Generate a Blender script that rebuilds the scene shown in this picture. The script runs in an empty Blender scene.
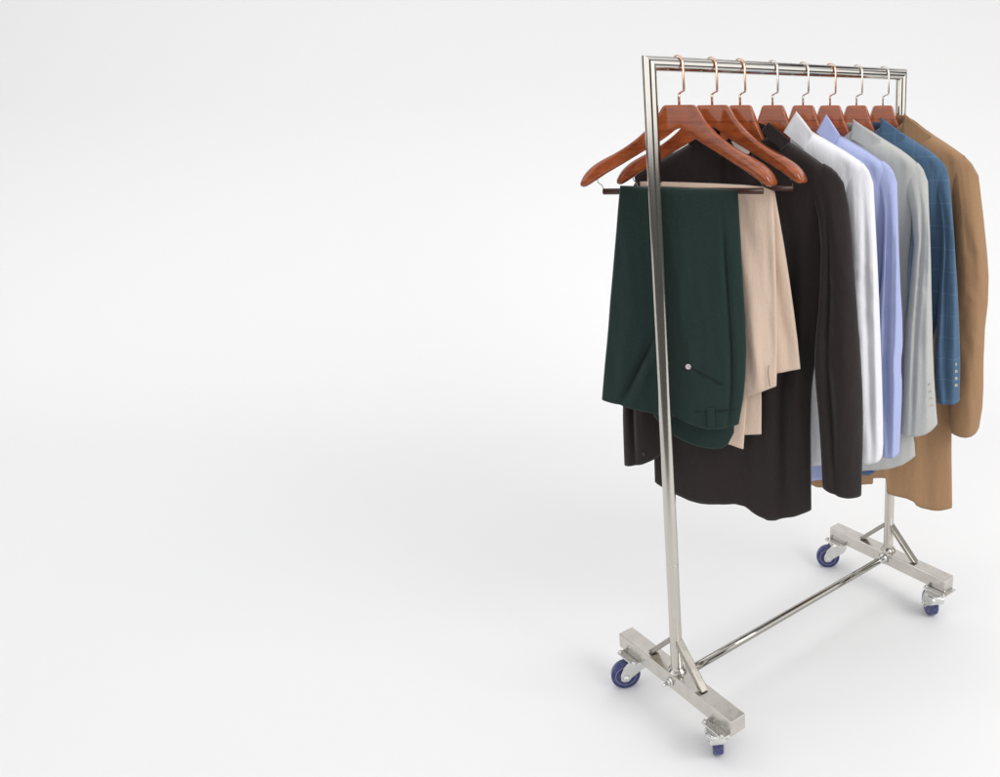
import bpy, math, random
from mathutils import Vector, Matrix, noise
random.seed(7)
R = math.radians
sc = bpy.context.scene
COL = sc.collection
# ---------------------------------------------------------------- camera
cam = bpy.data.cameras.new('camera'); co = bpy.data.objects.new('camera', cam); COL.objects.link(co)
co.location = (1.50566, -1.06793, 1.52842)
co.rotation_euler = (1.3175438, 0.01311612, 0.8195693)
cam.sensor_width = 36; cam.sensor_fit = 'HORIZONTAL'
cam.lens = 36 * 0.8080983
cam.shift_x = -(0.76446 - 0.5)
cam.shift_y = (0.3290985 - 0.3885)
cam.clip_end = 100
sc.camera = co
# ---------------------------------------------------------------- world: surrounding light, with dark bands added for reflections in the steel
w = bpy.data.worlds.new('World'); sc.world = w; w.use_nodes = True
nt = w.node_tree; nt.nodes.clear()
out = nt.nodes.new('ShaderNodeOutputWorld'); bg = nt.nodes.new('ShaderNodeBackground')
tc = nt.nodes.new('ShaderNodeTexCoord'); sep = nt.nodes.new('ShaderNodeSeparateXYZ')
at2 = nt.nodes.new('ShaderNodeMath'); at2.operation = 'ARCTAN2'
nt.links.new(tc.outputs['Generated'], sep.inputs[0])
nt.links.new(sep.outputs['Y'], at2.inputs[0]); nt.links.new(sep.outputs['X'], at2.inputs[1])
mr = nt.nodes.new('ShaderNodeMapRange'); mr.inputs[1].default_value = -math.pi; mr.inputs[2].default_value = math.pi
nt.links.new(at2.outputs[0], mr.inputs[0])
ramp = nt.nodes.new('ShaderNodeValToRGB'); cr = ramp.color_ramp
def az(deg): return ((deg + 180) % 360) / 360
stops = [(-180, .05), (-132, .05), (-124, 1.9), (-42, 1.9), (-37, .04), (-14, .04), (-9, 1.9), (50, 1.8), (57, .04), (178, .05)]
cr.elements[0].position = az(stops[0][0]); cr.elements[0].color = (stops[0][1],) * 3 + (1,)
cr.elements[1].position = 0.999; cr.elements[1].color = (.05, .05, .05, 1)
for d, v in stops[1:-1]:
    e = cr.elements.new(az(d)); e.color = (v, v, v, 1)
nt.links.new(mr.outputs[0], ramp.inputs[0])
# overhead soft light: bright above about 45 degrees of elevation
mz = nt.nodes.new('ShaderNodeMapRange'); mz.inputs[1].default_value = .45; mz.inputs[2].default_value = .52
nt.links.new(sep.outputs['Z'], mz.inputs[0])
mix = nt.nodes.new('ShaderNodeMix'); mix.data_type = 'RGBA'
nt.links.new(mz.outputs[0], mix.inputs[0]); nt.links.new(ramp.outputs[0], mix.inputs[6]); mix.inputs[7].default_value = (1.25, 1.25, 1.27, 1)
# dark band added overhead so the tubes pick up dark lines
ring = nt.nodes.new('ShaderNodeValToRGB'); rc = ring.color_ramp; nt.links.new(sep.outputs['Z'], ring.inputs[0])
rc.elements[0].position = .605; rc.elements[0].color = (0, 0, 0, 1); rc.elements[1].position = .725; rc.elements[1].color = (0, 0, 0, 1)
for p_ in (.62, .71): e = rc.elements.new(p_); e.color = (1, 1, 1, 1)
mx3 = nt.nodes.new('ShaderNodeMix'); mx3.data_type = 'RGBA'; nt.links.new(ring.outputs[0], mx3.inputs[0]); nt.links.new(mix.outputs[2], mx3.inputs[6]); mx3.inputs[7].default_value = (.06, .06, .06, 1)
# unseen studio floor below the horizon, kept dark for the steel's reflections
lo = nt.nodes.new('ShaderNodeMapRange'); lo.inputs[1].default_value = -.06; lo.inputs[2].default_value = 0.0
nt.links.new(sep.outputs['Z'], lo.inputs[0])
mx2 = nt.nodes.new('ShaderNodeMix'); mx2.data_type = 'RGBA'; mx2.inputs[6].default_value = (.13, .13, .13, 1)
nt.links.new(lo.outputs[0], mx2.inputs[0]); nt.links.new(mx3.outputs[2], mx2.inputs[7])
nt.links.new(mx2.outputs[2], bg.inputs[0]); bg.inputs[1].default_value = .83
nt.links.new(bg.outputs[0], out.inputs[0])
# ---------------------------------------------------------------- lamps: key and an added backdrop fill
def area(name, loc, target, size, power, color=(1, 1, 1)):
    l = bpy.data.lights.new(name, 'AREA'); l.shape = 'RECTANGLE'; l.size, l.size_y = size; l.energy = power; l.color = color
    o = bpy.data.objects.new(name, l); COL.objects.link(o); o.location = loc
    o.rotation_euler = (Vector(target) - Vector(loc)).to_track_quat('-Z', 'Y').to_euler()
area('key_softbox', (3.1, 1.1, 2.8), (0, .4, 1.1), (1.8, 1.8), 62, (1, .985, .965))
area('backdrop_fill', (-1.7, -2.2, 4.4), (-5.0, .5, 2.7), (3.0, 1.2), 30)  # unseen lamp added to even out the backdrop's brightness
# ---------------------------------------------------------------- view
sc.view_settings.view_transform = 'Standard'; sc.view_settings.look = 'None'
sc.view_settings.exposure = 0.0; sc.view_settings.gamma = 1.0
sc.render.engine = 'CYCLES'; sc.cycles.max_bounces = 10

# ---------------------------------------------------------------- materials
def nodes(m): return m.node_tree.nodes, m.node_tree.links
def base(name, col, rough=.5, metal=0.0, **kw):
    m = bpy.data.materials.new(name); m.use_nodes = True
    b = m.node_tree.nodes['Principled BSDF']
    b.inputs['Base Color'].default_value = (*col, 1); b.inputs['Roughness'].default_value = rough; b.inputs['Metallic'].default_value = metal
    for k, v in kw.items(): b.inputs[k.replace('_', ' ')].default_value = v
    return m, b
def srgb(r, g, b):
    f = lambda c: (c / 255 / 12.92) if c / 255 <= .04045 else ((c / 255 + .055) / 1.055) ** 2.4
    return (f(r), f(g), f(b))
def cloth(name, col, var=.10, rough=.9, sheen=.15, weave=1400, check=None, bump=.25):
    m, b = base(name, col, rough); N, L = nodes(m)
    b.inputs['Specular IOR Level'].default_value = .25
    b.inputs['Sheen Weight'].default_value = sheen; b.inputs['Sheen Roughness'].default_value = .5
    tc = N.new('ShaderNodeTexCoord')
    n1 = N.new('ShaderNodeTexNoise'); n1.inputs['Scale'].default_value = 260; n1.inputs['Detail'].default_value = 6
    L.new(tc.outputs['Object'], n1.inputs['Vector'])
    mr = N.new('ShaderNodeMapRange'); mr.inputs[1].default_value = .3; mr.inputs[2].default_value = .7
    mr.inputs[3].default_value = 1 - var; mr.inputs[4].default_value = 1 + var
    L.new(n1.outputs['Fac'], mr.inputs[0])
    mul = N.new('ShaderNodeVectorMath'); mul.operation = 'SCALE'; mul.inputs[0].default_value = col
    L.new(mr.outputs[0], mul.inputs['Scale']); last = mul.outputs[0]
    if check:
        # thin window-pane lines woven in: local z rows and u columns
        sp = N.new('ShaderNodeSeparateXYZ'); L.new(tc.outputs['Object'], sp.inputs[0])
        def line(sock, step, wd):
            d = N.new('ShaderNodeMath'); d.operation = 'DIVIDE'; L.new(sock, d.inputs[0]); d.inputs[1].default_value = step
            f = N.new('ShaderNodeMath'); f.operation = 'FRACT'; L.new(d.outputs[0], f.inputs[0])
            c = N.new('ShaderNodeMath'); c.operation = 'LESS_THAN'; L.new(f.outputs[0], c.inputs[0]); c.inputs[1].default_value = wd
            return c.outputs[0]
        a = line(sp.outputs['Z'], .062, .03); c2 = line(sp.outputs['X'], .052, .03)
        mx = N.new('ShaderNodeMath'); mx.operation = 'MAXIMUM'; L.new(a, mx.inputs[0]); L.new(c2, mx.inputs[1])
        sc_ = N.new('ShaderNodeMath'); sc_.operation = 'MULTIPLY'; L.new(mx.outputs[0], sc_.inputs[0]); sc_.inputs[1].default_value = .24
        mm = N.new('ShaderNodeMix'); mm.data_type = 'RGBA'; L.new(sc_.outputs[0], mm.inputs[0]); L.new(last, mm.inputs[6]); mm.inputs[7].default_value = (*check, 1)
        last = mm.outputs[2]
    L.new(last, b.inputs['Base Color'])
    wv = N.new('ShaderNodeTexWave'); wv.inputs['Scale'].default_value = weave / 6; wv.inputs['Distortion'].default_value = 1.5; wv.bands_direction = 'DIAGONAL'
    L.new(tc.outputs['Object'], wv.inputs['Vector'])
    n2 = N.new('ShaderNodeTexNoise'); n2.inputs['Scale'].default_value = 28; n2.inputs['Detail'].default_value = 4
    mp2 = N.new('ShaderNodeMapping'); mp2.inputs['Scale'].default_value = (1, 1, .3); L.new(tc.outputs['Object'], mp2.inputs[0]); L.new(mp2.outputs[0], n2.inputs['Vector'])
    b1 = N.new('ShaderNodeBump'); b1.inputs['Strength'].default_value = bump; b1.inputs['Distance'].default_value = .0004
    L.new(wv.outputs['Fac'], b1.inputs['Height'])
    b2 = N.new('ShaderNodeBump'); b2.inputs['Strength'].default_value = .6; b2.inputs['Distance'].default_value = .007
    L.new(n2.outputs['Fac'], b2.inputs['Height']); L.new(b1.outputs[0], b2.inputs['Normal']); L.new(b2.outputs[0], b.inputs['Normal'])
    return m
M = {}
M['backdrop'] = base('backdrop_paper', (.865, .865, .865), .95)[0]
M['backdrop'].node_tree.nodes['Principled BSDF'].inputs['Specular IOR Level'].default_value = .1
def steel(name, col, rough, nscale, rvar, bump=0.0, cv=.09):
    m, b = base(name, col, rough, 1.0); N, L = nodes(m)
    tc = N.new('ShaderNodeTexCoord'); n = N.new('ShaderNodeTexNoise'); n.inputs['Scale'].default_value = nscale; n.inputs['Detail'].default_value = 8
    mp = N.new('ShaderNodeMapping'); mp.inputs['Scale'].default_value = (1, 1, .12)
    L.new(tc.outputs['Object'], mp.inputs[0]); L.new(mp.outputs[0], n.inputs['Vector'])
    mr = N.new('ShaderNodeMapRange'); mr.inputs[1].default_value = .3; mr.inputs[2].default_value = .7
    mr.inputs[3].default_value = max(.03, rough - rvar); mr.inputs[4].default_value = rough + rvar
    L.new(n.outputs['Fac'], mr.inputs[0]); L.new(mr.outputs[0], b.inputs['Roughness'])
    r = N.new('ShaderNodeMapRange'); r.inputs[1].default_value = .3; r.inputs[2].default_value = .75; r.inputs[3].default_value = 1 - cv; r.inputs[4].default_value = 1 + cv
    n3 = N.new('ShaderNodeTexNoise'); n3.inputs['Scale'].default_value = 35; n3.inputs['Detail'].default_value = 6; L.new(tc.outputs['Object'], n3.inputs['Vector'])
    L.new(n3.outputs['Fac'], r.inputs[0])
    v = N.new('ShaderNodeVectorMath'); v.operation = 'SCALE'; v.inputs[0].default_value = col; L.new(r.outputs[0], v.inputs['Scale']); L.new(v.outputs[0], b.inputs['Base Color'])
    if bump:
        bp = N.new('ShaderNodeBump'); bp.inputs['Strength'].default_value = bump; bp.inputs['Distance'].default_value = .001
        L.new(n.outputs['Fac'], bp.inputs['Height']); L.new(bp.outputs[0], b.inputs['Normal'])
    return m
M['steel'] = steel('polished_steel', (.58, .56, .52), .08, 90, .012, cv=.03)
M['brushed'] = steel('brushed_steel', (.63, .60, .55), .24, 60, .05, 0, .07)
M['brushed'].node_tree.nodes['Principled BSDF'].inputs['Metallic'].default_value = .97
M['post'] = steel('post_steel', (.60, .575, .52), .11, 60, .012, cv=.03)
_N, _L = nodes(M['post']); _b = _N['Principled BSDF']
_tc = _N.new('ShaderNodeTexCoord'); _sp = _N.new('ShaderNodeSeparateXYZ'); _L.new(_tc.outputs['Object'], _sp.inputs[0])
_m = _N.new('ShaderNodeMapRange'); _m.inputs[1].default_value = .55; _m.inputs[2].default_value = 1.35; _m.inputs[3].default_value = .12; _m.inputs[4].default_value = 0.0
_L.new(_sp.outputs['Z'], _m.inputs[0])
_s = _b.inputs['Roughness'].links[0].from_socket; _a = _N.new('ShaderNodeMath'); _a.operation = 'ADD'
_L.new(_s, _a.inputs[0]); _L.new(_m.outputs[0], _a.inputs[1]); _L.new(_a.outputs[0], _b.inputs['Roughness'])
M['tube_steel'] = steel('tube_steel', (.40, .385, .35), .09, 90, .012, cv=.03)  # darker base colour stands in for dark reflections along the cross tube
M['darkened_steel'] = steel('darkened_steel', (.36, .34, .30), .27, 60, .05, 0, .08)  # brace steel: dark reflections put into the base colour
M['zinc'] = steel('zinc_plate', (.72, .72, .70), .22, 120, .07, .03)
M['copper'] = base('copper_hook', (.90, .56, .40), .26, 1.0)[0]
M['pale_copper'] = base('pale_copper_hook', (.84, .76, .68), .25, 1.0)[0]
M['wheel'] = base('blue_polyurethane', (.024, .024, .145), .32)[0]
_N, _L = nodes(M['wheel']); _b = _N['Principled BSDF']
_n = _N.new('ShaderNodeTexNoise'); _n.inputs['Scale'].default_value = 120; _n.inputs['Detail'].default_value = 8
_c = _N.new('ShaderNodeValToRGB'); _c.color_ramp.elements[0].position = .45; _c.color_ramp.elements[0].color = (.022, .026, .14, 1); _c.color_ramp.elements[1].position = .8; _c.color_ramp.elements[1].color = (.12, .12, .19, 1)
_tc = _N.new('ShaderNodeTexCoord'); _L.new(_tc.outputs['Object'], _n.inputs['Vector']); _L.new(_n.outputs['Fac'], _c.inputs[0]); _L.new(_c.outputs[0], _b.inputs['Base Color'])
M['hub'] = base('wheel_hub', (.35, .35, .36), .45, .6)[0]
M['dark'] = base('dark_bolt', (.08, .07, .06), .4, .8)[0]
def wood():
    m, b = base('varnished_mahogany', (.3, .09, .03), .20); N, L = nodes(m)
    tc = N.new('ShaderNodeTexCoord'); mp = N.new('ShaderNodeMapping'); mp.inputs['Scale'].default_value = (3.5, 22, 30)
    n = N.new('ShaderNodeTexNoise'); n.inputs['Scale'].default_value = 3.2; n.inputs['Detail'].default_value = 9; n.inputs['Distortion'].default_value = .8
    L.new(tc.outputs['Object'], mp.inputs[0]); L.new(mp.outputs[0], n.inputs['Vector'])
    r = N.new('ShaderNodeValToRGB'); e = r.color_ramp.elements
    e[0].position = .3; e[0].color = (.235, .050, .015, 1); e[1].position = .72; e[1].color = (.40, .098, .027, 1)
    k = r.color_ramp.elements.new(.5); k.color = (.33, .075, .021, 1)
    L.new(n.outputs['Fac'], r.inputs[0]); L.new(r.outputs[0], b.inputs['Base Color'])
    b.inputs['Coat Weight'].default_value = .6; b.inputs['Coat Roughness'].default_value = .07
    b.inputs['Specular IOR Level'].default_value = .35
    return m
M['wood'] = wood()
M['bar'] = base('dark_bar', (.06, .018, .012), .35)[0]
M['green'] = cloth('green_wool', (.0125, .030, .0255), .12)
M['beige'] = cloth('beige_twill', (.70, .54, .43), .04)
M['black'] = cloth('black_cotton', (.022, .016, .0155), .12)
M['white'] = cloth('white_cotton', (.80, .80, .835), .02, sheen=.05)
M['lilac'] = cloth('lilac_cotton', (.41, .46, .72), .03, sheen=.05)
M['grey'] = cloth('grey_wool', (.48, .485, .465), .04)
M['blue'] = cloth('blue_wool', (.068, .130, .220), .08, check=(.25, .34, .45))
M['tan'] = cloth('tan_wool', (.34, .20, .105), .06)
M['lining'] = cloth('lining', (.02, .02, .22), .05)
M['button_pearl'] = base('pearl_button', (.6, .52, .52), .25)[0]
M['button_dark'] = base('dark_button', (.03, .02, .02), .3)[0]
M['button_horn'] = base('horn_button', (.55, .50, .40), .3)[0]
M['thread_green'] = base('dark_green_thread', (.004, .010, .010), .9)[0]
M['thread_beige'] = base('brown_thread', (.25, .15, .09), .9)[0]
M['label'] = base('white_label', (.75, .73, .68), .8)[0]

# ---------------------------------------------------------------- object helpers
def link(name, verts, faces, mat, parent=None, smooth=True, mats=None):
    me = bpy.data.meshes.new(name); me.from_pydata([tuple(v) for v in verts], [], faces)
    import bmesh
    bm = bmesh.new(); bm.from_mesh(me); bmesh.ops.remove_doubles(bm, verts=bm.verts, dist=1e-6); bmesh.ops.recalc_face_normals(bm, faces=bm.faces); bm.to_mesh(me); bm.free()
    me.materials.append(M[mat])
    for p in me.polygons: p.use_smooth = smooth
    o = bpy.data.objects.new(name, me); COL.objects.link(o); o.parent = parent
    return o
def bevel(o, wd, seg=2):
    b = o.modifiers.new('b', 'BEVEL'); b.width = wd; b.segments = seg; b.limit_method = 'ANGLE'; b.angle_limit = R(40)
    return o
def solid(o, t):
    s = o.modifiers.new('s', 'SOLIDIFY'); s.thickness = t; s.offset = -1
    return o
def empty(name, loc, rz=0):
    o = bpy.data.objects.new(name, None); COL.objects.link(o); o.location = loc; o.rotation_euler = (0, 0, rz); o.empty_display_size = .05
    return o
def tag(o, label, cat, group=None):
    o['label'] = label; o['category'] = cat
    if group: o['group'] = group
    return o
def join(*parts):
    V, F = [], []
    for v, f in parts:
        k = len(V); V += v; F += [[i + k for i in q] for q in f]
    return V, F
def boxd(c, s, rot=None):
    x, y, z = [a / 2 for a in s]
    v = [Vector((sx * x, sy * y, sz * z)) for sx in (-1, 1) for sy in (-1, 1) for sz in (-1, 1)]
    if rot: v = [rot @ q for q in v]
    v = [q + Vector(c) for q in v]
    f = [[0, 1, 3, 2], [4, 6, 7, 5], [0, 4, 5, 1], [2, 3, 7, 6], [0, 2, 6, 4], [1, 5, 7, 3]]
    return v, f
def tube(path, r, n=20, cap=True, rx=None):
    """swept round section along a path; r may be a list; rx = second radius"""
    P = [Vector(p) for p in path]; V = []; F = []
    t0 = (P[1] - P[0]).normalized(); up = Vector((0, 0, 1)) if abs(t0.z) < .9 else Vector((0, 1, 0))
    a = t0.cross(up).normalized()
    for i, p in enumerate(P):
        t = ((P[min(i + 1, len(P) - 1)] - P[max(i - 1, 0)])).normalized()
        a = (a - a.dot(t) * t).normalized(); b = t.cross(a)
        ri = r[i] if isinstance(r, (list, tuple)) else r
        rb = rx if rx is not None else ri
        for k in range(n):
            th = 2 * math.pi * k / n; V.append(p + a * math.cos(th) * ri + b * math.sin(th) * rb)
    for i in range(len(P) - 1):
        for k in range(n):
            F.append([i * n + k, i * n + (k + 1) % n, (i + 1) * n + (k + 1) % n, (i + 1) * n + k])
    if cap: F.append(list(range(n))[::-1]); F.append([(len(P) - 1) * n + k for k in range(n)])
    return V, F
def lathe(prof, origin, axis, n=32):
    """profile (r, h) about an axis"""
    ax = Vector(axis).normalized(); a = ax.orthogonal().normalized(); b = ax.cross(a); V = []; F = []
    for r, h in prof:
        for k in range(n):
            th = 2 * math.pi * k / n; V.append(Vector(origin) + ax * h + (a * math.cos(th) + b * math.sin(th)) * r)
    m = len(prof)
    for i in range(m - 1):
        for k in range(n): F.append([i * n + k, i * n + (k + 1) % n, (i + 1) * n + (k + 1) % n, (i + 1) * n + k])
    F.append(list(range(n))[::-1]); F.append([(m - 1) * n + k for k in range(n)])
    return V, F

# ---------------------------------------------------------------- setting: one seamless paper sweep (floor running up into the wall)
GZ = -.011   # floor level: the castors are 101 mm tall under the beams
def sweep():
    # runs across the view: far edge lies along the camera's forward direction
    f = Vector((-.731, .682, 0)); r = Vector((.682, .731, 0)); o = Vector((0, .4, 0))
    prof = [(-1.7, 0), (-.6, 0), (.6, 0), (1.6, 0)]
    Rr = 1.7
    for k in range(1, 41):
        a = math.pi / 2 * k / 40; prof.append((1.6 + Rr * math.sin(a), Rr - Rr * math.cos(a)))
    prof.append((1.6 + Rr, 4.6))
    V = []; F = []
    for d, z in prof:
        for s in (-8.5, 4.8): V.append(o + f * d + r * s + Vector((0, 0, z + GZ)))
    for i in range(len(prof) - 1): F.append([2 * i, 2 * i + 1, 2 * i + 3, 2 * i + 2])
    b = link('studio_floor', V, F, 'backdrop'); b['kind'] = 'structure'
sweep()

# ---------------------------------------------------------------- the rack
H, D, BZ, BT = 1.65, .8788, .090, .1325
RT = .0158
rack = empty('garment_rack', (0, D / 2, 0)); tag(rack, 'stainless steel rolling garment rack on four blue castors, hung with clothes', 'garment rack')
OFF = Vector((0, D / 2, 0))
def rpart(name, vf, mat, parent=None, smooth=True):
    v, f = vf
    if parent is None: v = [Vector(q) - OFF for q in v]; parent = rack
    return link(name, v, f, mat, parent, smooth)
for y in (0, D):
    # upright, mitred at the top where it meets the rail
    n = 40; V = []; s = 1 if y == 0 else -1
    for k in range(n):
        a = 2 * math.pi * k / n; V.append(Vector((RT * math.cos(a), y + RT * math.sin(a), BT + .001)))
    for zz in (.28, .7, 1.2):
        for k in range(n):
            a = 2 * math.pi * k / n; V.append(Vector((RT * math.cos(a), y + RT * math.sin(a), zz)))
    for k in range(n):
        a = 2 * math.pi * k / n; V.append(Vector((RT * math.cos(a), y + RT * math.sin(a), H - s * RT * math.sin(a))))
    F = [[j * n + k, j * n + (k + 1) % n, (j + 1) * n + (k + 1) % n, (j + 1) * n + k] for j in range(4) for k in range(n)]
    rpart('upright_post', (V, F), 'post')
n = 40; V = []
for y, s in ((0, 1), (D, -1)):
    for k in range(n):
        a = 2 * math.pi * k / n; V.append(Vector((RT * math.cos(a), y - s * RT * math.sin(a), H + RT * math.sin(a))))
F = [[k, (k + 1) % n, n + (k + 1) % n, n + k] for k in range(n)]
rpart('top_rail', (V, F), 'steel')
rpart('cross_tube', tube([(0, .024, .111), (0, .3, .111), (0, .6, .111), (0, D - .024, .111)], .0112, 24), 'tube_steel')
def beam(y, sx=1):
    L = .4846; wd = .046
    o = rpart('base_beam', boxd((0, y, (BZ + BT) / 2), (L, wd, BT - BZ)), 'brushed', smooth=False); bevel(o, .0025, 2)
for y in (0, D): beam(y)
for y in (0, D):
    for s in (-1, 1):
        top = Vector((s * .012, y, .224)); foot = Vector((s * .108, y, BT + .003)); d = foot - top; L = d.length; mid = (top + foot) / 2
        ang = math.atan2(d.x, d.z)
        # flat square tube, its two ends cut to sit flush on post and beam
        wy = .0105; th = .0065; nrm = Vector((-d.z, 0, d.x)).normalized(); V = []
        for p, cut in ((top, 'x'), (foot, 'z')):
            for a in (-1, 1):
                q = p + nrm * th * a
                dd = d.normalized()
                if cut == 'z': q = q + dd * ((foot.z - q.z) / dd.z)
                else: q = q + dd * ((top.x - q.x) / dd.x)
                for b in (-1, 1): V.append(q + Vector((0, b * wy, 0)))
        F = [[0, 1, 3, 2], [4, 6, 7, 5], [0, 2, 6, 4], [1, 5, 7, 3], [0, 4, 5, 1], [2, 3, 7, 6]]
        o = rpart('brace', (V, F), 'darkened_steel', smooth=False); bevel(o, .002, 2)
    # faint weld line round the upright
    rpart('weld_line', lathe([(.0157, -.0012), (.0162, -.0006), (.0162, .0006), (.0157, .0012)], (0, y, .445), (0, 0, 1), 36), 'brushed')
    # weld collar round the foot of the upright
    rpart('foot_collar', lathe([(.0172, 0), (.024, 0), (.025, .003), (.0235, .006), (.019, .009), (.0172, .014)], (0, y, BT), (0, 0, 1), 36), 'brushed')
# bolts that hold the cross tube
for y, s in ((0, -1), (D, -1)):
    p = join(lathe([(.012, 0), (.0125, .002), (.012, .004)], (0, y + s * .0232, .111), (0, s, 0), 24),
             lathe([(.0085, .004), (.0085, .010)], (0, y + s * .0232, .111), (0, s, 0), 6),
             lathe([(.0042, .010), (.0042, .024), (.003, .026)], (0, y + s * .0232, .111), (0, s, 0), 16))
    if y == 0: rpart('bolt', p, 'zinc')
    else: rpart('bolt', lathe([(.0115, 0), (.018, .001), (.018, .006), (.0125, .010), (.0112, .03)], (0, y - .0232, .111), (0, -1, 0), 24), 'zinc')
def caster(cx, cy, dx, dy, off=.036):
    """contact point (cx, cy); (dx, dy) = direction from swivel to wheel"""
    l = math.hypot(dx, dy); dx, dy = dx / l, dy / l
    sx, sy = cx - dx * off, cy - dy * off
    by = 0 if cy < .4 else D
    a = math.atan2(dy, dx)
    c = empty('caster', Vector((sx, sy, GZ)) - OFF, a); c.parent = rack
    rr = .0405; wz = rr; ww = .0135; zt = BZ - GZ
    py = by - .011 - sy          # the plate sits under the beam, standing proud of its front
    px, pyl = math.sin(a) * py, math.cos(a) * py
    o = bevel(link('mounting_plate', *boxd((0, 0, 0), (.080, .064, .0045)), 'zinc', c, False), .0015); o.rotation_euler = (0, 0, -a); o.location = (px, pyl, zt - .0026)
    for bx in (-.033, .033):
        b = link('plate_bolt', *lathe([(.0062, 0), (.0062, .005), (.003, .007)], (bx, -.0255, -.0004), (0, 0, 1), 6), 'zinc', c, False); b.rotation_euler = (0, 0, -a); b.location = (px, pyl, zt)
    # swivel race and fork
    race = lathe([(.010, zt - .005), (.029, zt - .005), (.0325, zt - .008), (.0325, zt - .011), (.027, zt - .015), (.010, zt - .016)], (0, 0, 0), (0, 0, 1), 40)
    parts = [race]; zf = zt - .015
    for s in (-1, 1):
        yv = s * .0195; th = .0014
        prof = [(-.027, zf), (.026, zf), (.040, zf - .012), (off + .014, wz + .010), (off + .014, wz - .006), (off + .007, wz - .013), (off - .006, wz - .013), (off - .016, wz - .002), (-.006, wz + .016), (-.022, zf - .018)]
        V = [Vector((x, yv - th, z)) for x, z in prof] + [Vector((x, yv + th, z)) for x, z in prof]; m = len(prof)
        F = [list(range(m))[::-1], [m + k for k in range(m)]] + [[k, (k + 1) % m, m + (k + 1) % m, m + k] for k in range(m)]
        parts.append((V, F)); parts.append(lathe([(.0085, 0), (.0085, .005), (.005, .007)], (off, yv + s * .0014, wz), (0, s, 0), 6))
    parts.append(boxd((.001, 0, zf + .0005), (.054, .0416, .003)))
    web = [(-.0275, zf), (-.0265, zf - .010), (-.021, zf - .020), (-.010, zf - .030)]
    V = []
    for x, z in web: V += [Vector((x, -.0195, z)), Vector((x, .0195, z)), Vector((x + .0016, .0195, z + .0022)), Vector((x + .0016, -.0195, z + .0022))]
    F = [[0, 1, 2, 3], [12, 15, 14, 13]] + [[q * 4 + k, q * 4 + (k + 1) % 4, (q + 1) * 4 + (k + 1) % 4, (q + 1) * 4 + k] for q in range(3) for k in range(4)]
    parts.append((V, F))
    bevel(link('fork', *join(*parts), 'zinc', c, False), .0006)
    wh = link('wheel', *lathe([(.029, -ww), (rr - .004, -ww), (rr - .0012, -ww + .002), (rr, -ww + .006), (rr, ww - .006), (rr - .0012, ww - .002), (rr - .004, ww), (.029, ww)], (0, 0, 0), (0, 1, 0), 48), 'wheel', c)
    wh.location = (off, 0, wz)
    link('hub', *lathe([(.006, -ww - .002), (.010, -ww - .002), (.012, -ww + .002), (.026, -ww + .0005), (.0288, -ww - .0006), (.0288, ww + .0006), (.026, ww - .0005), (.012, ww - .002), (.010, ww + .002), (.006, ww + .002)], (0, 0, 0), (0, 1, 0), 36), 'hub', wh)
caster(-.202, -.033, -.5, -.87)
caster(.164, -.003, -.8, .6, .034)
caster(-.234, .838, -.7, -.71)
caster(.186, .863, -.85, .52, .034)

# ---------------------------------------------------------------- hangers and garments share these local axes:
# origin on the floor below the hook, x along the hanger, -y toward the viewer, z up
TH = R(40)
YI = [.0769, .1726, .2591, .3663, .4743, .5765, .6834, .7976]
def interp(pts, x):
    if x <= pts[0][0]: return pts[0][1]
    for (a, p), (b, q) in zip(pts, pts[1:]):
        if x <= b:
            t = (x - a) / (b - a); return p + (q - p) * t
    return pts[-1][1]
def smoothpts(pts, it=2):
    """Chaikin smoothing of an open polyline"""
    for _ in range(it):
        o = [pts[0]]
        for a, b in zip(pts, pts[1:]):
            o.append(tuple(x * .75 + y * .25 for x, y in zip(a, b))); o.append(tuple(x * .25 + y * .75 for x, y in zip(a, b)))
        o.append(pts[-1]); pts = o
    return pts
def sw_h(u): 
    a = abs(u); return .30 * max(0, a - .026)
UP = smoothpts([(0, 1.564), (.020, 1.564), (.0355, 1.5638), (.0365, 1.5630), (.046, 1.547), (.063, 1.523), (.089, 1.497), (.120, 1.4745), (.145, 1.460), (.172, 1.447), (.196, 1.432), (.212, 1.415), (.2200, 1.399)], 2)
LO = smoothpts([(0, 1.513), (.008, 1.5115), (.022, 1.501), (.046, 1.484), (.090, 1.459), (.125, 1.438), (.157, 1.420), (.185, 1.402), (.204, 1.389), (.215, 1.386), (.2200, 1.390)], 2)
WD = [(0, .0105), (.035, .0105), (.08, .0110), (.12, .0135), (.16, .021), (.19, .027), (.21, .028), (.2185, .021), (.222, .013)]
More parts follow.
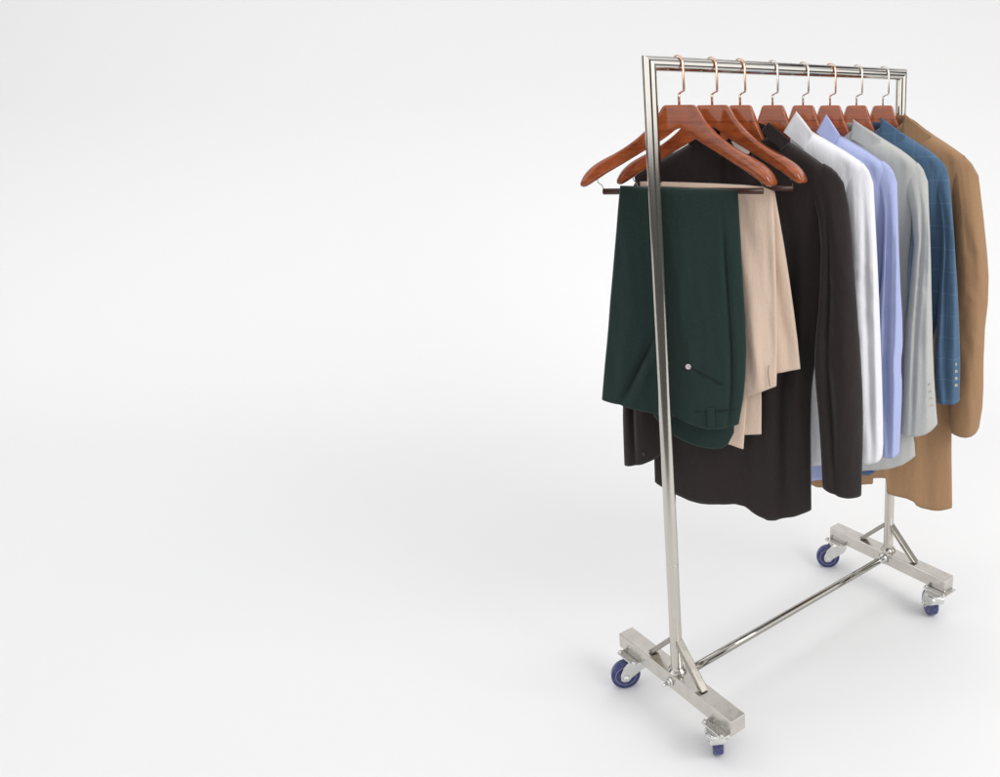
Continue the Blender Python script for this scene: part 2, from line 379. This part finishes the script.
def make_hanger(slim=False):
    h = empty('suit_hanger', (0, 0, 0))
    drop = (lambda a: .020 * min(1, max(0, (a - .04) / .04))) if slim else (lambda a: 0)
    end = .155 if slim else .2195
    us = [i / 40 * end for i in range(41)]; us = [-x for x in us[::-1]] + us[1:]
    V = []; F = []; n = 36
    for u in us:
        a = abs(u) * .2195 / end; zt, zb, wd = interp(UP, a) - drop(a), interp(LO, a), interp(WD, a)
        if slim: wd = min(wd, .010)
        zc, hz = (zt + zb) / 2, max((zt - zb) / 2, .002); e = 7 if a < .05 else 7 - 3.8 * min(1, (a - .05) / .12)
        s = 1 if u >= 0 else -1
        nx, ny = math.sin(math.atan(.27)) * s * (1 if a > .02 else a / .02), math.cos(math.atan(.27))
        for k in range(n):
            t = 2 * math.pi * k / n; c, q = math.cos(t), math.sin(t)
            cc = math.copysign(abs(c) ** (2 / e), c); qq = math.copysign(abs(q) ** (2 / e), q)
            V.append(Vector((u + nx * cc * wd * .9, -sw_h(u) * (.55 if slim else 1) + ny * cc * wd, zc + qq * hz)))
    m = len(us)
    for i in range(m - 1):
        for k in range(n): F.append([i * n + k, i * n + (k + 1) % n, (i + 1) * n + (k + 1) % n, (i + 1) * n + k])
    F.append(list(range(n))[::-1]); F.append([(m - 1) * n + k for k in range(n)])
    o = link('hanger_body', V, F, 'wood', h); o.data.set_sharp_from_angle(angle=R(38))
    # trouser bar with its two wire droppers
    b = link('trouser_bar', *tube([(-.188, 0, 1.372), (-.1, 0, 1.3725), (0, 0, 1.373), (.1, 0, 1.3725), (.188, 0, 1.372)], .0072, 16), 'bar', h)
    for s in (-1, 1):
        link('wire', *tube([(s * .186, -.043, 1.405), (s * .1865, -.040, 1.396), (s * .187, -.012, 1.388), (s * .187, 0, 1.378), (s * .187, 0, 1.367)], .0011, 8), 'steel', b)
    # flat hook: stem, jog, riser, loop over the rail; it swivels square to the rail
    P = [(0, 1.560), (0, 1.586), (.0005, 1.588), (.010, 1.5915), (.0185, 1.594), (.0195, 1.598), (.0195, 1.650)]
    for k in range(1, 15):
        a = math.pi * 1.18 * k / 14; P.append((.0195 * math.cos(a), 1.650 + .0195 * math.sin(a)))
    P.append((-.0215, 1.637))
    hk = link('hook', *tube([(x, 0, z) for x, z in P], .0014, 14, rx=.0034), 'copper', h); hk.rotation_euler = (0, 0, -TH)
    return h
def copy_tree(o, parent=None):
    c = o.copy(); COL.objects.link(c); c.parent = parent
    for ch in list(o.children): copy_tree(ch, c)
    return c
hang0 = make_hanger(); hang2 = make_hanger(True)
HL = ['nearest wooden hanger, its bar carrying the dark green trousers', 'wooden hanger whose bar carries the beige trousers', 'wooden hanger inside the black shirt',
      'wooden hanger inside the white shirt', 'wooden hanger inside the lilac blue shirt', 'wooden hanger inside the light grey jacket', 'wooden hanger inside the blue checked jacket', 'farthest wooden hanger, inside the tan jacket']
for i, y in enumerate(YI):
    h = hang0 if i == 0 else hang2 if i == 2 else copy_tree(hang0 if i < 2 else hang2)
    h.location = (0, y, 0); h.rotation_euler = (0, 0, TH)
    if i in (3, 4, 6, 7):
        for c in h.children:
            if c.name.startswith('hook'): c.data = c.data.copy(); c.data.materials[0] = M['pale_copper']
    tag(h, HL[i], 'clothes hanger', 'wooden hangers hooked over the rack rail')

# ---------------------------------------------------------------- garments
# outlines of the cloth panels in metres: (along the hanger, height)
OL = {
 '2sh': [(0.0571, 1.5191), (0.1081, 1.4837), (0.1564, 1.4554), (0.207, 1.4203)],
 '2br': [(0.207, 1.4203), (0.2123, 1.34), (0.2083, 1.1941), (0.1992, 1.0421), (0.1793, 0.9232), (0.1691, 0.8283), (0.1721, 0.5178)],
 '2bl': [(-0.2543, 1.4092), (-0.2445, 1.2168), (-0.2395, 0.956), (-0.2491, 0.5852)],
 '2hem': [(-0.2491, 0.5852), (-0.2046, 0.5609), (-0.1437, 0.5332), (-0.0765, 0.5261), (-0.0164, 0.5302), (0.0242, 0.4994), (0.0653, 0.4816), (0.115, 0.4964), (0.1721, 0.5178)],
 '2st': [(0.1665, 1.3994), (0.1946, 1.4315), (0.2274, 1.4129), (0.2487, 1.3828)],
 '2so': [(0.2487, 1.3828), (0.266, 1.308), (0.2833, 1.1023), (0.3012, 0.8988), (0.3059, 0.7661), (0.3039, 0.5867)],
 '2si': [(0.1665, 1.3994), (0.2, 1.2723), (0.1959, 1.1011), (0.184, 0.9739), (0.1842, 0.9167), (0.1973, 0.7623), (0.2057, 0.6048)],
 '2sb': [(0.2057, 0.6048), (0.2576, 0.5874), (0.3039, 0.5867)],
 '2lt': [(-0.2008, 1.3798), (-0.2144, 1.4061), (-0.2388, 1.4109), (-0.2605, 1.3777)],
 '2lo': [(-0.2605, 1.3777), (-0.2892, 1.0945), (-0.3152, 0.8277), (-0.3203, 0.6477)],
 '2li': [(-0.2008, 1.3798), (-0.2144, 1.0955), (-0.2245, 0.8305), (-0.2237, 0.6773)],
 '2lb': [(-0.3203, 0.6477), (-0.279, 0.6551), (-0.2237, 0.6773)],
 '2co': [(0.072, 1.5237), (0.0528, 1.5034), (0.1021, 1.4594), (0.1258, 1.4798)],
 '3sh': [(0.0833, 1.5078), (0.1433, 1.4735), (0.1979, 1.442), (0.2228, 1.4226)],
 '3br': [(0.2228, 1.4226), (0.2144, 1.3321), (0.1979, 1.0761), (0.2016, 0.8038), (0.2254, 0.6339)],
 '3hemr': [(-0.0034, 0.6057), (0.122, 0.6179), (0.2254, 0.6339)],
 '3st': [(0.1821, 1.4031), (0.2034, 1.4387), (0.2351, 1.4147), (0.2503, 1.3763)],
 '3so': [(0.2503, 1.3763), (0.2641, 1.1869), (0.2799, 0.9273), (0.2901, 0.7074), (0.2885, 0.6648)],
 '3si': [(0.1821, 1.4031), (0.1912, 1.2615), (0.1868, 1.0052), (0.199, 0.6498)],
 '3sb': [(0.199, 0.6498), (0.2467, 0.6459), (0.2782, 0.6529), (0.2885, 0.6648)],
 '3co': [(0.062, 1.5484), (0.03, 1.4994), (0.0863, 1.4535), (0.1033, 1.4962)],
 '4sh': [(0.0775, 1.4986), (0.1343, 1.4657), (0.1806, 1.4379), (0.2115, 1.4153)],
 '4br': [(0.2115, 1.4153), (0.2194, 1.2984), (0.2148, 1.1673), (0.1953, 0.9758), (0.1639, 0.7737), (0.1673, 0.5734)],
 '4hemr': [(-0.0012, 0.5253), (0.091, 0.5442), (0.1673, 0.5734)],
 '4st': [(0.1786, 1.3975), (0.1979, 1.4296), (0.2283, 1.4071), (0.2418, 1.3698)],
 '4so': [(0.2418, 1.3698), (0.2531, 1.1471), (0.2687, 0.9646), (0.263, 0.8898), (0.2699, 0.8337), (0.2674, 0.6399)],
 '4si': [(0.1786, 1.3975), (0.2103, 1.3273), (0.2133, 1.1991), (0.2047, 1.0127), (0.2057, 0.8462), (0.2214, 0.6292)],
 '4sb': [(0.2214, 0.6292), (0.2432, 0.6301), (0.2674, 0.6399)],
 '4co': [(0.0612, 1.5409), (0.0362, 1.4972), (0.0794, 1.4623), (0.0968, 1.4892)],
 '5sh': [(0.0799, 1.5147), (0.1463, 1.473), (0.1938, 1.4444), (0.2283, 1.4159)],
 '5br': [(0.2283, 1.4159), (0.2263, 1.3165), (0.2137, 1.0431), (0.2197, 0.7522), (0.2486, 0.633), (0.253, 0.5839)],
 '5hemr': [(0.0075, 0.5277), (0.1252, 0.5369), (0.2057, 0.5512), (0.253, 0.5839)],
 '5st': [(0.1888, 1.3871), (0.2133, 1.4253), (0.2421, 1.4072), (0.2589, 1.3662)],
 '5so': [(0.2589, 1.3662), (0.2764, 1.1064), (0.2914, 0.8536), (0.3003, 0.7663), (0.3084, 0.6983)],
 '5si': [(0.1888, 1.3871), (0.2323, 1.2407), (0.2217, 1.0783), (0.2126, 0.938), (0.2123, 0.7637), (0.2097, 0.6617)],
 '5sb': [(0.2097, 0.6617), (0.2487, 0.6631), (0.2844, 0.6764), (0.3084, 0.6983)],
 '5co': [(0.0619, 1.5278), (0.0548, 1.4798), (0.1178, 1.4435), (0.1352, 1.4764)],
 '6sh': [(0.0812, 1.516), (0.1604, 1.4675), (0.2066, 1.438), (0.2341, 1.4113)],
 '6br': [(0.2341, 1.4113), (0.2513, 1.254), (0.2498, 1.0275), (0.2176, 0.8479), (0.1589, 0.7207), (0.1342, 0.5594)],
 '6hemr': [(0.0214, 0.4811), (0.067, 0.4808), (0.0931, 0.5295), (0.1342, 0.5594)],
 '6st': [(0.2008, 1.3813), (0.2151, 1.4235), (0.2393, 1.4102), (0.2545, 1.3651)],
 '6so': [(0.2545, 1.3651), (0.2723, 1.2027), (0.2908, 1.0344), (0.3044, 0.8599), (0.3071, 0.7396)],
 '6si': [(0.2008, 1.3813), (0.2275, 1.3117), (0.2454, 1.2026), (0.2387, 1.0337), (0.2317, 0.8582), (0.2452, 0.7316)],
 '6sb': [(0.2452, 0.7316), (0.2763, 0.7326), (0.3071, 0.7396)],
 '6co': [(0.0666, 1.532), (0.0625, 1.4772), (0.1113, 1.4503), (0.1343, 1.4816)],
 '7sh': [(0.071, 1.5339), (0.1333, 1.4867), (0.1895, 1.4506), (0.2288, 1.4229)],
 '7br': [(0.2288, 1.4229), (0.229, 1.3001), (0.217, 1.0078), (0.2296, 0.5869), (0.2433, 0.3394)],
 '7bl': [(-0.2336, 1.4153), (-0.1986, 1.0015), (-0.2356, 0.4205)],
 '7hem': [(-0.2356, 0.4205), (-0.1658, 0.3881), (-0.0106, 0.4122), (-0.0058, 0.4124), (-0.0043, 0.4159), (-0.0046, 0.4297), (-0.0031, 0.4332), (0.0331, 0.4348), (0.0363, 0.4314), (0.039, 0.3831), (0.0439, 0.3782), (0.1193, 0.3669), (0.1357, 0.341), (0.1917, 0.33), (0.2433, 0.3394)],
 '7st': [(0.1919, 1.3753), (0.2057, 1.4326), (0.2419, 1.4133), (0.2686, 1.3694)],
 '7so': [(0.2686, 1.3694), (0.2973, 1.1905), (0.3136, 1.0459), (0.3047, 0.8965), (0.3146, 0.7111), (0.3071, 0.6313)],
 '7si': [(0.1919, 1.3753), (0.2127, 1.2186), (0.2191, 1.0151), (0.2156, 0.8333), (0.2256, 0.606)],
 '7sb': [(0.2256, 0.606), (0.2585, 0.6007), (0.2876, 0.6082), (0.3041, 0.6312)],
 '7co': [(0.0577, 1.542), (0.0542, 1.4745), (0.1072, 1.4549), (0.1365, 1.4791)],
 'g_front_t': [(-0.0564, 1.3853), (0.1319, 1.3769)],
 'g_front_r': [(0.1319, 1.3769), (0.1377, 1.218), (0.1457, 1.0278), (0.1385, 0.9036), (0.122, 0.8138)],
 'g_front_b': [(-0.0624, 0.8465), (0.0035, 0.8124), (0.065, 0.7989), (0.122, 0.8138)],
 'g_front_l': [(-0.0564, 1.3853), (-0.0571, 1.1213), (-0.0624, 0.8465)],
 'g_left_t': [(-0.1438, 1.3853), (0.0438, 1.379)],
 'g_left_r': [(0.0438, 1.379), (0.0248, 0.8166)],
 'g_left_b': [(-0.221, 0.8612), (-0.1706, 0.8496), (-0.0878, 0.8313), (0.0248, 0.8166)],
 'g_left_l': [(-0.1438, 1.3853), (-0.1805, 1.1401), (-0.221, 0.8612)],
 'g_back_t': [(-0.1481, 1.3841), (0.1197, 1.374)],
 'g_back_r': [(0.1197, 1.374), (0.1162, 1.1131), (0.1037, 0.7759)],
 'g_back_b': [(-0.0963, 0.8145), (-0.0546, 0.7704), (-0.0092, 0.7477), (0.0467, 0.7336), (0.085, 0.7378), (0.1037, 0.7759)],
 'g_back_l': [(-0.1481, 1.3841), (-0.1443, 1.1095), (-0.0963, 0.8145)],
 'b_front_t': [(-0.1751, 1.3908), (-0.0302, 1.3867), (0.1121, 1.3792), (0.1426, 1.3675)],
 'b_front_r': [(0.1426, 1.3675), (0.1476, 1.1562), (0.1485, 0.9942), (0.145, 0.8884)],
 'b_front_b': [(-0.075, 0.8236), (0.0411, 0.8512), (0.145, 0.8884)],
 'b_front_l': [(-0.1751, 1.3908), (-0.1525, 1.1029), (-0.075, 0.8236)],
 'b_back_t': [(-0.1807, 1.3893), (-0.0343, 1.3852), (0.1096, 1.3776), (0.1427, 1.3682)],
 'b_back_r': [(0.1427, 1.3682), (0.1701, 1.2015), (0.1936, 1.0278), (0.2033, 0.9278)],
 'b_back_b': [(-0.0509, 0.8923), (0.0519, 0.9056), (0.1431, 0.9158), (0.2033, 0.9278)],
 'b_back_l': [(-0.1807, 1.3893), (-0.1579, 1.0984), (-0.0509, 0.8923)],
 'b_leg_t': [(-0.0682, 1.1005), (0.0591, 1.1023)],
 'b_leg_r': [(0.0591, 1.1023), (0.0696, 0.8703), (0.0562, 0.7101)],
 'b_leg_b': [(-0.0551, 0.7446), (0.0175, 0.7252), (0.0562, 0.7101)],
 'b_leg_l': [(-0.0682, 1.1005), (-0.063, 0.8933), (-0.0551, 0.7446)],
 'b_leg2_t': [(-0.0074, 1.0992), (0.0998, 1.1006)],
 'b_leg2_r': [(0.0998, 1.1006), (0.1039, 0.8679), (0.1022, 0.749)],
 'b_leg2_b': [(0.0085, 0.7456), (0.1022, 0.749)],
 'b_leg2_l': [(-0.0074, 1.0992), (-0.0005, 0.8917), (0.0085, 0.7456)],
 'g_button': [(0.0071, 0.9623)],
 'g_seam': [(0.0167, 0.9575), (0.0523, 0.9385), (0.088, 0.9195)],
 'g_loop': [(0.0473, 0.8577), (0.0669, 0.8583), (0.0678, 0.8071), (0.0481, 0.8064)],
 'g_beltseam': [(0.0201, 0.8492), (0.0617, 0.8479), (0.1178, 0.8574)],
 'b_button': [(0.1557, 0.9442)],
 'b_loop': [(0.1291, 0.945), (0.1264, 0.9269), (0.131, 0.8907)],
 'b_beltseam': [(0.0508, 0.8911), (0.1463, 0.9325)],
 'label': [(-0.0156, 1.4814), (0.0367, 1.4717), (0.0268, 1.4522), (0.0028, 1.4489)],
 'lining': [(0.039, 0.5261), (0.0658, 0.5271), (0.0664, 0.4979), (0.0395, 0.5)],
 'g5b': [(0.2813, 0.821), (0.2848, 0.8008), (0.2882, 0.7806), (0.2904, 0.7602)],
 'g6b': [(0.2894, 0.8552), (0.2917, 0.8346), (0.2927, 0.8139), (0.2936, 0.793)],
 '2lbtn': [(-0.2594, 0.6922)],
}
def resample(pts, n, smooth=1):
    if smooth: pts = smoothpts(pts, smooth)
    d = [0]
    for a, b in zip(pts, pts[1:]): d.append(d[-1] + math.hypot(b[0] - a[0], b[1] - a[1]))
    out = []
    for i in range(n + 1):
        x = d[-1] * i / n; j = 0
        while j < len(d) - 2 and d[j + 1] < x: j += 1
        t = (x - d[j]) / max(d[j + 1] - d[j], 1e-9); out.append((pts[j][0] + (pts[j + 1][0] - pts[j][0]) * t, pts[j][1] + (pts[j + 1][1] - pts[j][1]) * t))
    return out
def gauss(x, c, w): return math.exp(-((x - c) / w) ** 2)
def panel(name, mat, parent, top, right, bottom, left, T, vf, folds=(), noise_amp=.004, seed=0, tr=.06, neck=None, dip=0, ns=72, nt=84, smooth=1, hem_smooth=1, thick=.0012, power=.5, tb=0, soft=0):
    """cloth panel: a Coons surface through four edges, given body by a closed front and back; folds are ridges (centre, width, amp, start, slant)"""
    Tp, Bt = resample(top, ns, smooth), resample(bottom, ns, hem_smooth); Lf, Rt = resample(left, nt, smooth), resample(right, nt, smooth)
    c00, c10, c01, c11 = Tp[0], Tp[-1], Bt[0], Bt[-1]
    V = []; F = []; W = 2 * ns
    for j in range(nt + 1):
        t = j / nt; ring = []
        for side in (1, -1):
            rng = range(ns + 1) if side == 1 else range(ns - 1, 0, -1)
            for i in rng:
                s = i / ns
                u, z = [(1 - t) * Tp[i][k] + t * Bt[i][k] + (1 - s) * (Lf[j][k] - (1 - t) * c00[k] - t * c01[k]) + s * (Rt[j][k] - (1 - t) * c10[k] - t * c11[k]) for k in (0, 1)]
                topf = math.sqrt(max(0, 1 - (1 - min(t / tr, 1)) ** 2)) if tr else 1
                if soft:
                    q_ = min(1, t / soft); topf = min(1, t / .012) ** .5 * (.30 + .70 * q_ * q_ * (3 - 2 * q_))
                if tb: topf *= math.sqrt(max(0.0, 1 - (1 - min((1 - t) / tb, 1)) ** 2)) * .85 + .15
                d = T * max(0, 1 - (2 * s - 1) ** 2) ** power * topf
                if neck:
                    d = max(d, neck[1] * gauss(u, 0, neck[0]) * (1 - t), .019 * min(1, math.sqrt(t / .02)) * max(0, 1 - t * 2.5) * min(1, math.sqrt(max(0, 4 * s * (1 - s)) / .25)))
                v = vf(u, t) if vf in (sw_u, sw_s) else vf(u)
                for c, w_, amp, st, sl in folds:
                    ramp = min(1, max(0, (t - st) / .35)); ramp = ramp * ramp * (3 - 2 * ramp) * (1 - .75 * max(0, (t - .75) / .25) ** 1.5)
                    v += amp * ramp * gauss(s, c + sl * t, w_)
                env = min(1, 3 * t) * (1 - .65 * max(0, (t - .7) / .3))
                v += noise_amp * env * noise.noise(Vector((u * 14 + seed * 3.1, side * .3, z * 3.0 + seed)))
                v += .4 * noise_amp * env * noise.noise(Vector((u * 40 + seed, side * .3, z * 9.0 + z * u * 10)))
                if soft: v += .0025 * gauss(t, .44, .2) * noise.noise(Vector((u * 30 + seed, 3.3, z * 42 + u * 30)))
                zz = z
                if dip and side == 1: zz = z - dip * gauss(u, 0, .055) * max(0, 1 - t) ** 6
                ring.append(Vector((u, -(v + side * d), zz)))
        V += ring
    for j in range(nt):
        for k in range(W): F.append([j * W + k, j * W + (k + 1) % W, (j + 1) * W + (k + 1) % W, (j + 1) * W + k])
    me = bpy.data.meshes.new(name); me.from_pydata([tuple(v) for v in V], [], F)
    me.materials.append(M[mat])
    for p in me.polygons: p.use_smooth = True
    o = bpy.data.objects.new(name, me); COL.objects.link(o); o.parent = parent
    if thick: solid(o, thick)
    return o
def mir(pts): return [(-u, z) for u, z in pts]
def rev(pts): return pts[::-1]
def sw_b(u): return .2 * max(0, abs(u) - .05)
def sw_u(u, t=0):
    k = min(1, t / .3)
    return (.24 * (1 - k) + .11 * k) * max(0, abs(u) - .04)
def sw_s(u, t=0): return .038 + .017 * min(1, t / .3)
def const(c): return lambda u: c
def buttons(name, pts, v, mat, parent, r=.0045, two=True):
    for u, z in pts:
        link(name, *lathe([(r * .4, 0), (r, 0), (r, .0014), (r * .8, .0022), (r * .65, .0014), (r * .2, .0014)], (u, -v, z), (0, -1, 0), 20), mat, parent)
def seam(name, pts, v, mat, parent, r=.0006):
    return link(name, *tube([(u, -v, z) for u, z in smoothpts(pts, 2)], r, 6), mat, parent)

def upper(i, name, mat, label, cat, T=.030, bfold=(), sfold=(), dip=.06, neck=(.05, .04), jacket=False, collar_mat=None, ST=.026, left_leaf=True, hs=1):
    g = empty(name, (0, YI[i], 0), TH); tag(g, label, cat)
    k = str(i); sh, br = OL[k + 'sh'], OL[k + 'br']
    ntip = [(.028, sh[0][1] + .006), (.0, sh[0][1] + .010)]
    lsh = mir(sh)
    if k + 'bl' in OL:
        bl = OL[k + 'bl']; hem = OL[k + 'hem']; lsh = mir(sh[:-1]) + [bl[0]]
    else:
        bl = mir(br); hr = OL[k + 'hemr']; hem = [(-u, z) for u, z in hr[::-1] if u > .01] + [q for q in hr]
    top = rev(lsh) + [(-.028, ntip[0][1]), ntip[1], ntip[0]] + sh
    body = panel('body', mat, g, top, br, hem, bl, T, sw_u, bfold, .009, i, tr=.05, neck=neck, dip=dip, ns=110, hem_smooth=hs)
    st, so, si, sb = (OL[k + q] for q in ('st', 'so', 'si', 'sb'))
    panel('sleeve', mat, g, st, so, sb, si, ST, sw_s, sfold, .011, i + 10, tr=.07, soft=.25)
    if k + 'lo' in OL: lt, lo, li, lb = (OL[k + q] for q in ('lt', 'lo', 'li', 'lb'))
    else: lt, lo, li, lb = mir(st), mir(so), mir(si), mir(sb); 
    if k + 'lo' in OL: panel('sleeve', mat, g, rev(lt), li, lb, lo, ST, sw_s, sfold, .011, i + 20, tr=.07, soft=.25)
    else: panel('sleeve', mat, g, rev(lt), li, rev(lb), lo, ST, sw_s, sfold, .011, i + 20, tr=.07, soft=.25)
    # collar: right and left leaf, and the band round the back of the neck, as one mesh
    pk, tip, low, rt = OL[k + 'co']
    cm = collar_mat or mat
    for s in ((1, -1) if left_leaf else (1,)):
        q = lambda p: (s * p[0], p[1])
        A, B, C_, D_ = q(pk), q(tip), q(low), q(rt)
        mid = lambda a, b, e=0: ((a[0] + b[0]) / 2, (a[1] + b[1]) / 2 + e)
        cf = lambda u: .034 + .10 * max(0, abs(u) - .05)
        if s == 1: panel('collar', cm, g, [A, mid(A, D_, .001), D_], [D_, C_], [B, mid(B, C_), C_], [A, B], .0030, cf, (), .002, i, tr=.1, ns=20, nt=16, thick=0, power=.35)
        else: panel('collar', cm, g, [D_, mid(A, D_, .001), A], [A, B], [C_, mid(B, C_), B], [D_, C_], .0030, cf, (), .002, i, tr=.1, ns=20, nt=16, thick=0, power=.35)
    return g
# black shirt
bl = upper(2, 'black_shirt', 'black', 'long black shirt with a wavy hem, behind the two pairs of trousers', 'shirt', T=.024, dip=.10,
           bfold=[(.80, .05, -.024, .1, .02), (.72, .04, .006, .1, .03), (.90, .04, .006, .2, 0), (.56, .05, -.012, .3, .02), (.3, .08, .01, .3, 0)],
           sfold=[(.25, .09, -.018, .0, .08), (.72, .16, .006, .1, -.1)])
white = upper(3, 'white_shirt', 'white', 'white long sleeved shirt with pointed collar, between the black and the lilac shirt', 'shirt', sfold=[(.50, .09, -.009, 0, .15), (.80, .07, .004, .1, 0)])
lil = upper(4, 'lilac_shirt', 'lilac', 'pale lilac blue shirt beside the white shirt', 'shirt', sfold=[(.25, .14, -.018, 0, .1), (.7, .09, .008, .1, -.1)])
gr = upper(5, 'grey_jacket', 'grey', 'light grey tailored jacket between the lilac shirt and the blue jacket', 'jacket', jacket=True, sfold=[(.45, .07, -.010, 0, -.2), (.75, .12, .006, 0, -.1)])
blu = upper(6, 'blue_jacket', 'blue', 'blue jacket with faint window check and cuff buttons', 'jacket', jacket=True, sfold=[(.25, .14, -.018, 0, .15), (.7, .1, .005, .2, 0)])
tan = upper(7, 'tan_jacket', 'tan', 'tan brown long jacket hanging farthest from the viewer', 'jacket', jacket=True, bfold=[(.85, .04, -.006, .3, 0)], sfold=[(.6, .2, .008, 0, -.1)], ST=.032, hs=1)
# small details on the uppers
buttons('cuff_button', OL['g5b'], .082, 'button_horn', gr, .0034)
buttons('cuff_button', OL['g6b'], .082, 'button_horn', blu, .0045)
buttons('cuff_button', OL['2lbtn'], .086, 'button_dark', bl, .005)
a, b, c, d = OL['label']
lb = link('neck_label', [Vector((u, -.052, z)) for u, z in (a, b, c, d)] + [Vector((u, -.0512, z)) for u, z in (a, b, c, d)],
          [[0, 1, 2, 3], [7, 6, 5, 4], [0, 4, 5, 1], [1, 5, 6, 2], [2, 6, 7, 3], [3, 7, 4, 0]], 'label', bl, False)

q = OL['lining']
link('lining', [Vector((u, -.040, z)) for u, z in q] + [Vector((u, -.038, z)) for u, z in q], [[0, 1, 2, 3], [7, 6, 5, 4], [0, 4, 5, 1], [1, 5, 6, 2], [2, 6, 7, 3], [3, 7, 4, 0]], 'lining', blu, False)

# ---------------------------------------------------------------- trousers folded over their bars
def pants(i, name, label, mat, specs):
    g = empty(name, (0, YI[i], 0), TH); tag(g, label, 'trousers')
    for nm, key, v, T, folds, seed in specs:
        # each layer starts on top of the bar and falls away to its own side
        sgn = 1 if v > 0 else -1
        t_, r_, b_, l_ = (OL[key + '_' + q] for q in 'trbl')
        ztop = max(p[1] for p in t_)
        panel(nm, mat, g, t_, r_, b_, l_, T, const(v), folds, .008, seed, tr=.03, tb=0)
    return g
gp = pants(0, 'green_trousers', 'dark green wool trousers folded over the bar of the nearest hanger', 'green', [
    ('waist_section', 'g_front', .024, .011, [(.80, .035, -.012, .0, .06), (.1, .1, -.006, .3, 0), (.5, .2, .004, .3, 0)], 1),
    ('trouser_leg', 'g_left', .008, .011, [(1.085, .035, -.020, .50, -.9), (1.2, .05, .008, .50, -.9), (.2, .06, .006, .5, 0)], 2),
    ('trouser_leg', 'g_back', -.012, .010, [(.5, .1, .006, .3, 0)], 3)])
bp = pants(1, 'beige_trousers', 'pale beige trousers folded over the bar of the second hanger', 'beige', [
    ('waist_section', 'b_front', .022, .012, [(.75, .06, .008, .1, .06), (.95, .05, -.006, .0, 0)], 4),
    ('trouser_leg', 'b_back', .002, .007, [(.9, .05, -.006, .2, 0)], 5),
    ('trouser_leg', 'b_leg', .006, .004, [], 6),
    ('trouser_leg', 'b_leg2', -.004, .005, [], 7)])
buttons('waist_button', OL['g_button'], .0415, 'button_pearl', gp, .0068)
seam('fly_seam', OL['g_seam'], .0390, 'thread_green', gp, .0017)
seam('waist_seam', OL['g_beltseam'], .0375, 'thread_green', gp, .0013)
u0, z0 = OL['g_loop'][0]; u1, z1 = OL['g_loop'][2]
bevel(link('belt_loop', *boxd(((u0 + u1) / 2, -.0395, (z0 + z1) / 2), (abs(u1 - u0) * .8, .004, abs(z1 - z0))), 'green', gp, False), .001)
buttons('waist_button', OL['b_button'], .002, 'button_dark', bp, .005)
seam('belt_loop', OL['b_loop'], .034, 'thread_beige', bp, .0009)
